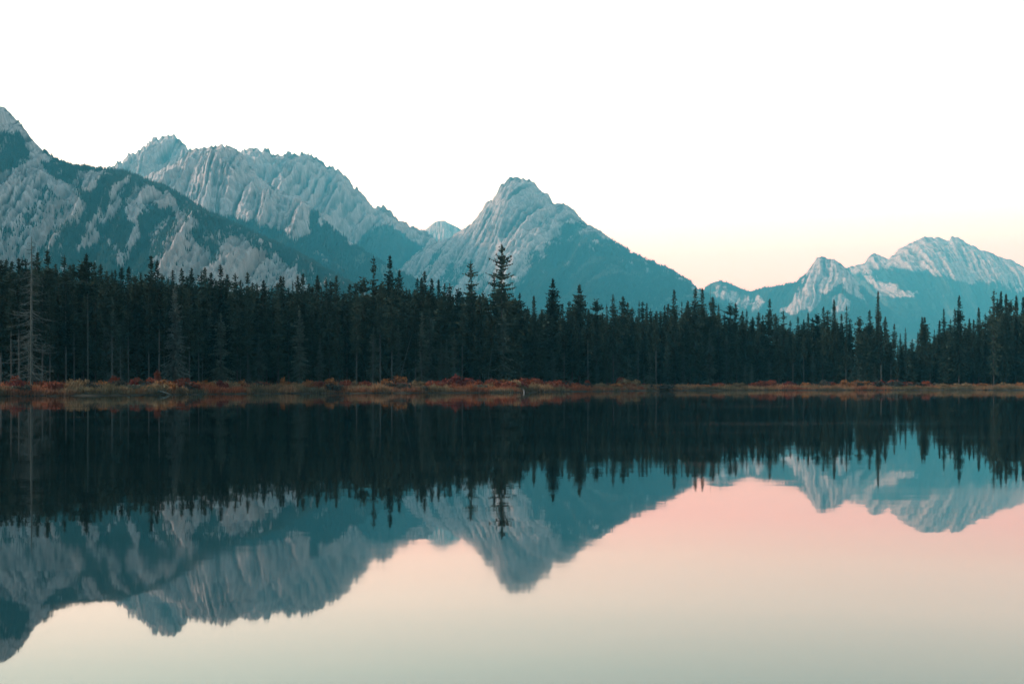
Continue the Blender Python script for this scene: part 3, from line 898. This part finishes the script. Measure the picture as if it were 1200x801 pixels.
cA = np.array([0.27, 0.17, 0.085]); cB = np.array([0.26, 0.085, 0.038]); cC = np.array([0.13, 0.11, 0.06]); cD = np.array([0.045, 0.055, 0.04])
wA = np.clip(1 - np.abs(patch - 0.5) * 6, 0.05, 1)[:, None]
wB = sstep(0.46, 0.62, patch)[:, None] * 1.6
wC = sstep(0.5, 0.3, patch)[:, None]
wD = (sstep(0.9, 0.1, sl) * 1.0 + sstep(.5, .3, patch2) * 1.1)[:, None]
cc = (wA * cA + wB * cB + wC * cC + wD * cD) / (wA + wB + wC + wD)
cc = cc * g.uniform(0.65, 1.3, (n, 1))
C4 = np.repeat(cc[:, None], 4, 1).reshape(-1, 3)
k4 = np.arange(n)[:, None] * 4
tri = np.concatenate([k4 + np.array([[0, 1, 2]]), k4 + np.array([[0, 2, 3]])])
tag(link('shore_grass', mesh_np('shore_grass', V.reshape(-1, 3), tri, M_tint, colors=C4)), 'dry tan and rust sedge along the far bank', 'grass', kind='stuff')


def shrub_mesh(seed, c0, c1, n=900):
    """unit shrub, about 1 m high and 1 m in half width"""
    g = np.random.default_rng(seed)
    lobes = [(g.normal(0, .42), g.normal(0, .35), g.uniform(.35, .75), g.uniform(.32, .55)) for _ in range(7)]
    P, L = [], []
    for (a, b, c, r) in lobes:
        m = n // 7
        dr = g.normal(0, 1, (m, 3))
        dr /= np.linalg.norm(dr, axis=1)[:, None]
        rr = r * g.uniform(0.35, 1.1, (m, 1))
        q = np.array([a, b, c]) + dr * rr * np.array([1.1, 1.0, 0.85])
        P.append(q)
        L.append(np.full(m, g.random()))
    P, L = np.concatenate(P), np.concatenate(L)
    kp = P[:, 2] > 0.02
    P, L = P[kp], L[kp]
    m = len(P)
    s = g.uniform(.05, .13, (m, 1))
    e1 = g.normal(0, 1, (m, 3)); e1 /= np.linalg.norm(e1, axis=1)[:, None]
    e2 = np.cross(e1, g.normal(0, 1, (m, 3))); e2 /= np.linalg.norm(e2, axis=1)[:, None]
    V = np.stack([P - e1 * s, P + e1 * s * .2 + e2 * s * .8, P + e1 * s * 1.2, P + e1 * s * .2 - e2 * s * .8], 1).reshape(-1, 3)
    k = np.arange(m)[:, None] * 4
    T = np.concatenate([k + np.array([[0, 1, 2]]), k + np.array([[0, 2, 3]])])
    t = np.clip(0.6 * L + 0.4 * g.random(m), 0, 1)[:, None] * 1.25
    c = (np.array(c0) * (1 - t) + np.array(c1) * t) * g.uniform(.75, 1.25, (m, 1))
    fol = mesh_np('foliage', V, T, M_tint, colors=np.repeat(c[:, None], 4, 1).reshape(-1, 3))
    sg = Geo()
    for _ in range(14):
        a = g.uniform(0, 6.28)
        l = g.uniform(.3, .8)
        tip = np.array([math.cos(a) * l * .8, math.sin(a) * l * .7, g.uniform(.5, 1.08)])
        sg.tube([(math.cos(a) * .08, math.sin(a) * .08, -.1), tip * np.array([.45, .45, .55]), tip], [.02, .014, .006], 4)
    v, f, _ = sg.out()
    return fol, mesh_np('stems', v, f, M_bark)


SHC = {'red': ((0.115, 0.028, 0.016), (0.21, 0.062, 0.03), 'rust red shrub'), 'crimson': ((0.085, 0.018, 0.017), (0.15, 0.036, 0.026), 'dark crimson shrub'),
       'orange': ((0.17, 0.075, 0.028), (0.28, 0.125, 0.045), 'orange shrub'), 'tan': ((0.14, 0.10, 0.055), (0.23, 0.165, 0.085), 'tan dry shrub'),
       'dark': ((0.030, 0.034, 0.028), (0.07, 0.066, 0.05), 'dark leafless shrub'), 'olive': ((0.075, 0.085, 0.055), (0.13, 0.13, 0.085), 'grey olive shrub')}
SHM = {k: [shrub_mesh(500 + 10 * i + j, v[0], v[1]) for j in range(3)] for i, (k, v) in enumerate(SHC.items())}
# column, row of the top, half width in pixels, colour, metres from the water
SHR = """
-30 448 14 orange 6; -10 452 12 olive 2; 8 451 10 olive 3; 18 442 10 red 12; 22 450 9 dark 2; 48 446 12 red 9; 62 448 14 red 5; 72 449 10 orange 7; 88 446 10 tan 9; 100 444 9 tan 11;
116 448 11 dark 3; 128 444 13 dark 6; 134 440 9 red 14; 148 449 14 olive 3; 160 442 10 red 12; 168 451 10 olive 2; 176 442 11 red 11; 185 436 5 red 15; 186 450 10 tan 2; 203 446 14 red 6; 216 444 12 red 8; 226 447 12 red 4; 240 446 9 orange 8;
252 446 11 tan 9; 270 448 10 tan 6; 284 445 8 orange 10; 305 446 9 red 10; 331 442 5 orange 12; 345 448 9 tan 5; 362 445 9 orange 9; 386 443 10 orange 11; 398 449 11 dark 2; 410 446 9 tan 8; 428 445 8 red 11;
455 447 8 orange 6; 466 441 11 orange 10; 472 449 9 dark 2; 489 452 9 dark 1.5; 492 446 9 tan 7; 506 444 8 red 11; 527 443 9 crimson 12; 540 440 13 crimson 12; 552 442 8 crimson 13; 562 450 9 olive 3; 575 442 7 red 14; 590 445 9 orange 9; 604 446 8 red 9;
614 442 8 red 14; 626 441 11 red 12; 640 446 10 red 9; 655 449 9 red 6; 668 447 8 crimson 9; 688 446 5 red 14; 705 448 7 tan 8; 728 443 7 red 14; 735 447 9 red 9; 752 450 10 tan 5; 773 450.5 14 dark 2.5; 800 450 8 tan 6;
824 450 9 orange 5; 842 448 9 red 8; 864 448 8 tan 9; 885 447 9 red 10; 905 446 9 red 12; 925 446 9 crimson 12; 945 448 9 orange 9; 968 446 8 red 12; 988 445 8 orange 12; 995 448.5 9 orange 6; 1012 448 8 dark 7; 1028 446 9 crimson 11; 1048 446 11 red 11; 1066 446 10 red 11; 1085 447 9 red 9;
1105 449 9 tan 7; 1128 449 9 tan 7; 1150 449 8 orange 7; 1175 448 9 tan 8; 1196 448 8 orange 8; 1225 448 10 tan 8
"""
rx_ = random.Random(3)
for _ in range(52):
    q_ = rx_.uniform(0, 1200) if rx_.random() < 0.3 else rx_.uniform(0, 720)
    SHR += '; %.1f %.1f %.1f %s %.1f' % (q_, rx_.uniform(444.5, 449.5), rx_.uniform(5, 15), rx_.choice(['red', 'red', 'red', 'orange', 'crimson', 'tan', 'dark', 'orange']), rx_.uniform(3, 13))
rows2 = sorted([(float(a), float(b), float(c), k, float(s)) for a, b, c, k, s in (r.split() for r in SHR.replace('\n', ' ').split(';') if r.strip())])
BL = [(-60, 'the left frame edge'), (37, 'the tall bare dead tree'), (131, 'the bleached dead spruce'), (205, 'the pale spruce'), (300, 'the tiny young spruce'), (438, 'the ragged tall spruce'), (495, 'the leaning pale trunks'), (569, 'the V of dead trunks'),
      (614, 'the pale stump in the water'), (690, 'the bare broken trunk'), (790, 'the spruce under the forested flank'), (902, 'the slim spruce before the rock tower'), (1029, 'the slender column spruce'), (1124, 'the tall spiky spruce')]
cnt = {}
for i, (px, top, hw, c, s_) in enumerate(rows2):
    d = float(shore(px)) + s_
    x, y = (px - CX) / F * d, d
    for _ in range(12):
        if float(land(np.array([x]), np.array([y]))[0]) > 1.0:
            break
        d += 0.5
        x, y = (px - CX) / F * d, d
    z = float(ground_z(np.array([x]), np.array([y]))[0]) - 0.03
    h = max(0.55, CAMH + (HZ - top) / F * d - z)
    w = hw / F * d
    r_ = bpy.data.objects.new('shrub', None)
    col.objects.link(r_)
    r_.location = (x, y, z)
    r_.scale = (w * 0.95, w * 0.75, h * 0.95)
    r_.rotation_euler = (0, 0, random.uniform(-0.5, 0.5) + (math.pi if i % 2 else 0))
    bl = [n_ for x_, n_ in BL if x_ <= px][-1]
    kk = (c, bl)
    cnt[kk] = cnt.get(kk, 0) + 1
    tag(r_, '%s on the bank, %s such past %s' % (SHC[c][2], ORD[cnt[kk] - 1], bl), 'shrub', 'autumn shrubs along the far bank')
    fol, stm = SHM[c][i % 3]
    link('foliage', fol, r_)
    link('stem', stm, r_)

# white stump standing in the water and a driftwood log on the bank
sg = Geo()
d = float(shore(614)) - 2.0
sg.tube([(0, 0, -0.6), (0.02, 0, 0.2), (-0.03, 0, 0.36), (0.10, 0, 0.55)], [.12, .10, .08, .03], 8)
sg.tube([(0.0, 0, 0.35), (-0.22, 0.02, 0.62)], [.07, .02], 6)
v, f, _ = sg.out()
M_stump = bark_mat('white_weathered_wood', (0.22, 0.23, 0.22), (0.38, 0.38, 0.37))
o = link('tree_stump', mesh_np('tree_stump', v, f, M_stump))
o.location = ((614 - CX) / F * d, d, 0)
tag(o, 'small pale broken stump standing in the water by the red bushes', 'stump')
sg = Geo()
sg.tube([(-1.3, 0, 0.25), (-0.4, 0.1, 0.34), (0.5, 0, 0.16), (1.3, -0.5, -0.15)], [.10, .13, .12, .07], 8)
sg.tube([(-0.4, 0.1, 0.34), (-0.9, -0.1, 0.75)], [.06, .02], 5)
sg.tube([(0.3, 0.0, 0.22), (0.55, -0.3, 0.6)], [.05, .015], 5)
v, f, _ = sg.out()
d = float(shore(191)) - 0.2
o = link('driftwood_log', mesh_np('driftwood_log', v, f, M_dead))
o.location = ((191 - CX) / F * d, d, 0.12)
tag(o, 'pale driftwood log lying at the waterline below the red bushes', 'log')

# ------------------------------------------------------------------ air
M_haze = bpy.data.materials.new('haze')
M_haze.use_nodes = True
nt_ = M_haze.node_tree
nt_.nodes.clear()
out = N(nt_, 'ShaderNodeOutputMaterial')
pv = N(nt_, 'ShaderNodeVolumePrincipled')
pv.inputs['Color'].default_value = (0.11, 0.73, 0.97, 1)
pv.inputs['Absorption Color'].default_value = (1, 1, 1, 1)
pv.inputs['Density'].default_value = 9.0e-5
pv.inputs['Anisotropy'].default_value = 0.0
nt_.links.new(pv.outputs[0], out.inputs['Volume'])
x0, x1, y0, y1, z0, z1 = -11500, 11500, -450, 15500, -4.0, 2000
hv = [(x0, y0, z0), (x1, y0, z0), (x1, y1, z0), (x0, y1, z0), (x0, y0, z1), (x1, y0, z1), (x1, y1, z1), (x0, y1, z1)]
hf = [(0, 3, 2, 1), (4, 5, 6, 7), (0, 1, 5, 4), (1, 2, 6, 5), (2, 3, 7, 6), (3, 0, 4, 7)]
hz = link('haze', mesh_np('haze', hv, hf, M_haze))
tag(hz, 'thin blue evening haze filling the valley air', 'haze', kind='stuff')

# ------------------------------------------------------------------ light
SUN_DIR = Vector((-0.86, -0.28, 0.42)).normalized()             # towards the light
w = bpy.data.worlds.new('World')
sc.world = w
w.use_nodes = True
nt_ = w.node_tree
nt_.nodes.clear()
wo = N(nt_, 'ShaderNodeOutputWorld')
sky = N(nt_, 'ShaderNodeTexSky', sky_type='NISHITA')
sky.sun_disc = False
sky.sun_elevation = math.asin(SUN_DIR.z)
sky.sun_rotation = math.atan2(SUN_DIR.x, SUN_DIR.y)
bg1 = N(nt_, 'ShaderNodeBackground')
bg1.inputs['Strength'].default_value = 0.05
nt_.links.new(sky.outputs[0], bg1.inputs[0])
tc = N(nt_, 'ShaderNodeTexCoord')
sx = N(nt_, 'ShaderNodeSeparateXYZ')
nt_.links.new(tc.outputs['Generated'], sx.inputs[0])
cr = ramp(nt_, sx.outputs['Z'], [(0.0, (1.25, 0.94, 0.80)), (0.06, (1.58, 1.23, 1.00)), (0.10, (1.98, 1.66, 1.52)), (0.132, (2.22, 2.75, 2.52)), (0.165, (2.24, 3.0, 2.75)), (0.22, (1.68, 2.64, 2.45)),
                                 (0.30, (1.30, 1.75, 1.80)), (0.5, (0.72, 0.90, 0.96)), (1.0, (0.38, 0.50, 0.57))])
# the sky opposite the afterglow is dimmer and bluer
crb = ramp(nt_, sx.outputs['Z'], [(0.0, (0.40, 0.43, 0.50)), (0.2, (0.46, 0.48, 0.53)), (0.5, (0.40, 0.48, 0.54)), (1.0, (0.38, 0.50, 0.57))])
mr = N(nt_, 'ShaderNodeMapRange')
mr.inputs['From Min'].default_value = -0.5
mr.inputs['From Max'].default_value = 0.75
mr.interpolation_type = 'SMOOTHSTEP'
nt_.links.new(sx.outputs['Y'], mr.inputs['Value'])
mx = N(nt_, 'ShaderNodeMixRGB')
nt_.links.new(mr.outputs[0], mx.inputs[0])
nt_.links.new(crb, mx.inputs[1])
nt_.links.new(cr, mx.inputs[2])
lr = N(nt_, 'ShaderNodeMapRange')                                 # the glow is stronger to the west, left of the view
lr.inputs['From Min'].default_value = -0.42
lr.inputs['From Max'].default_value = 0.42
lr.inputs['To Min'].default_value = 1.24
lr.inputs['To Max'].default_value = 0.80
lr.interpolation_type = 'SMOOTHSTEP'
nt_.links.new(sx.outputs['X'], lr.inputs['Value'])
vm = N(nt_, 'ShaderNodeVectorMath', operation='SCALE')
nt_.links.new(mx.outputs[0], vm.inputs[0])
nt_.links.new(lr.outputs[0], vm.inputs['Scale'])
bg2 = N(nt_, 'ShaderNodeBackground')
bg2.inputs['Strength'].default_value = 0.9
nt_.links.new(vm.outputs[0], bg2.inputs[0])
ads = N(nt_, 'ShaderNodeAddShader')
nt_.links.new(bg1.outputs[0], ads.inputs[0])
nt_.links.new(bg2.outputs[0], ads.inputs[1])
nt_.links.new(ads.outputs[0], wo.inputs[0])

sl_ = bpy.data.lights.new('sun', 'SUN')
sl_.energy = 2.7
sl_.angle = math.radians(4)
sl_.color = (1.0, 0.955, 0.90)
so = link('sun', sl_)
so.location = (0, 0, 300)
so.rotation_euler = SUN_DIR.to_track_quat('Z', 'Y').to_euler()

# ------------------------------------------------------------------ camera and render
cam = bpy.data.cameras.new('camera')
cam.sensor_width = 36
cam.lens = 45
cam.shift_y = (HZ - 400.5) / 1200
cam.clip_start = 0.1
cam.clip_end = 40000
co = link('camera', cam)
co.location = (0, 0, CAMH)
co.rotation_euler = (math.radians(90), 0, 0)
sc.camera = co
sc.view_settings.view_transform = 'Standard'
sc.view_settings.look = 'None'
sc.view_settings.exposure = 0
sc.view_settings.gamma = 1
sc.view_settings.use_curve_mapping = False
cy = sc.cycles
cy.max_bounces = 6
cy.diffuse_bounces = 2
cy.glossy_bounces = 3
cy.volume_bounces = 1
cy.transparent_max_bounces = 4
cy.use_denoising = True
cy.sample_clamp_indirect = 6
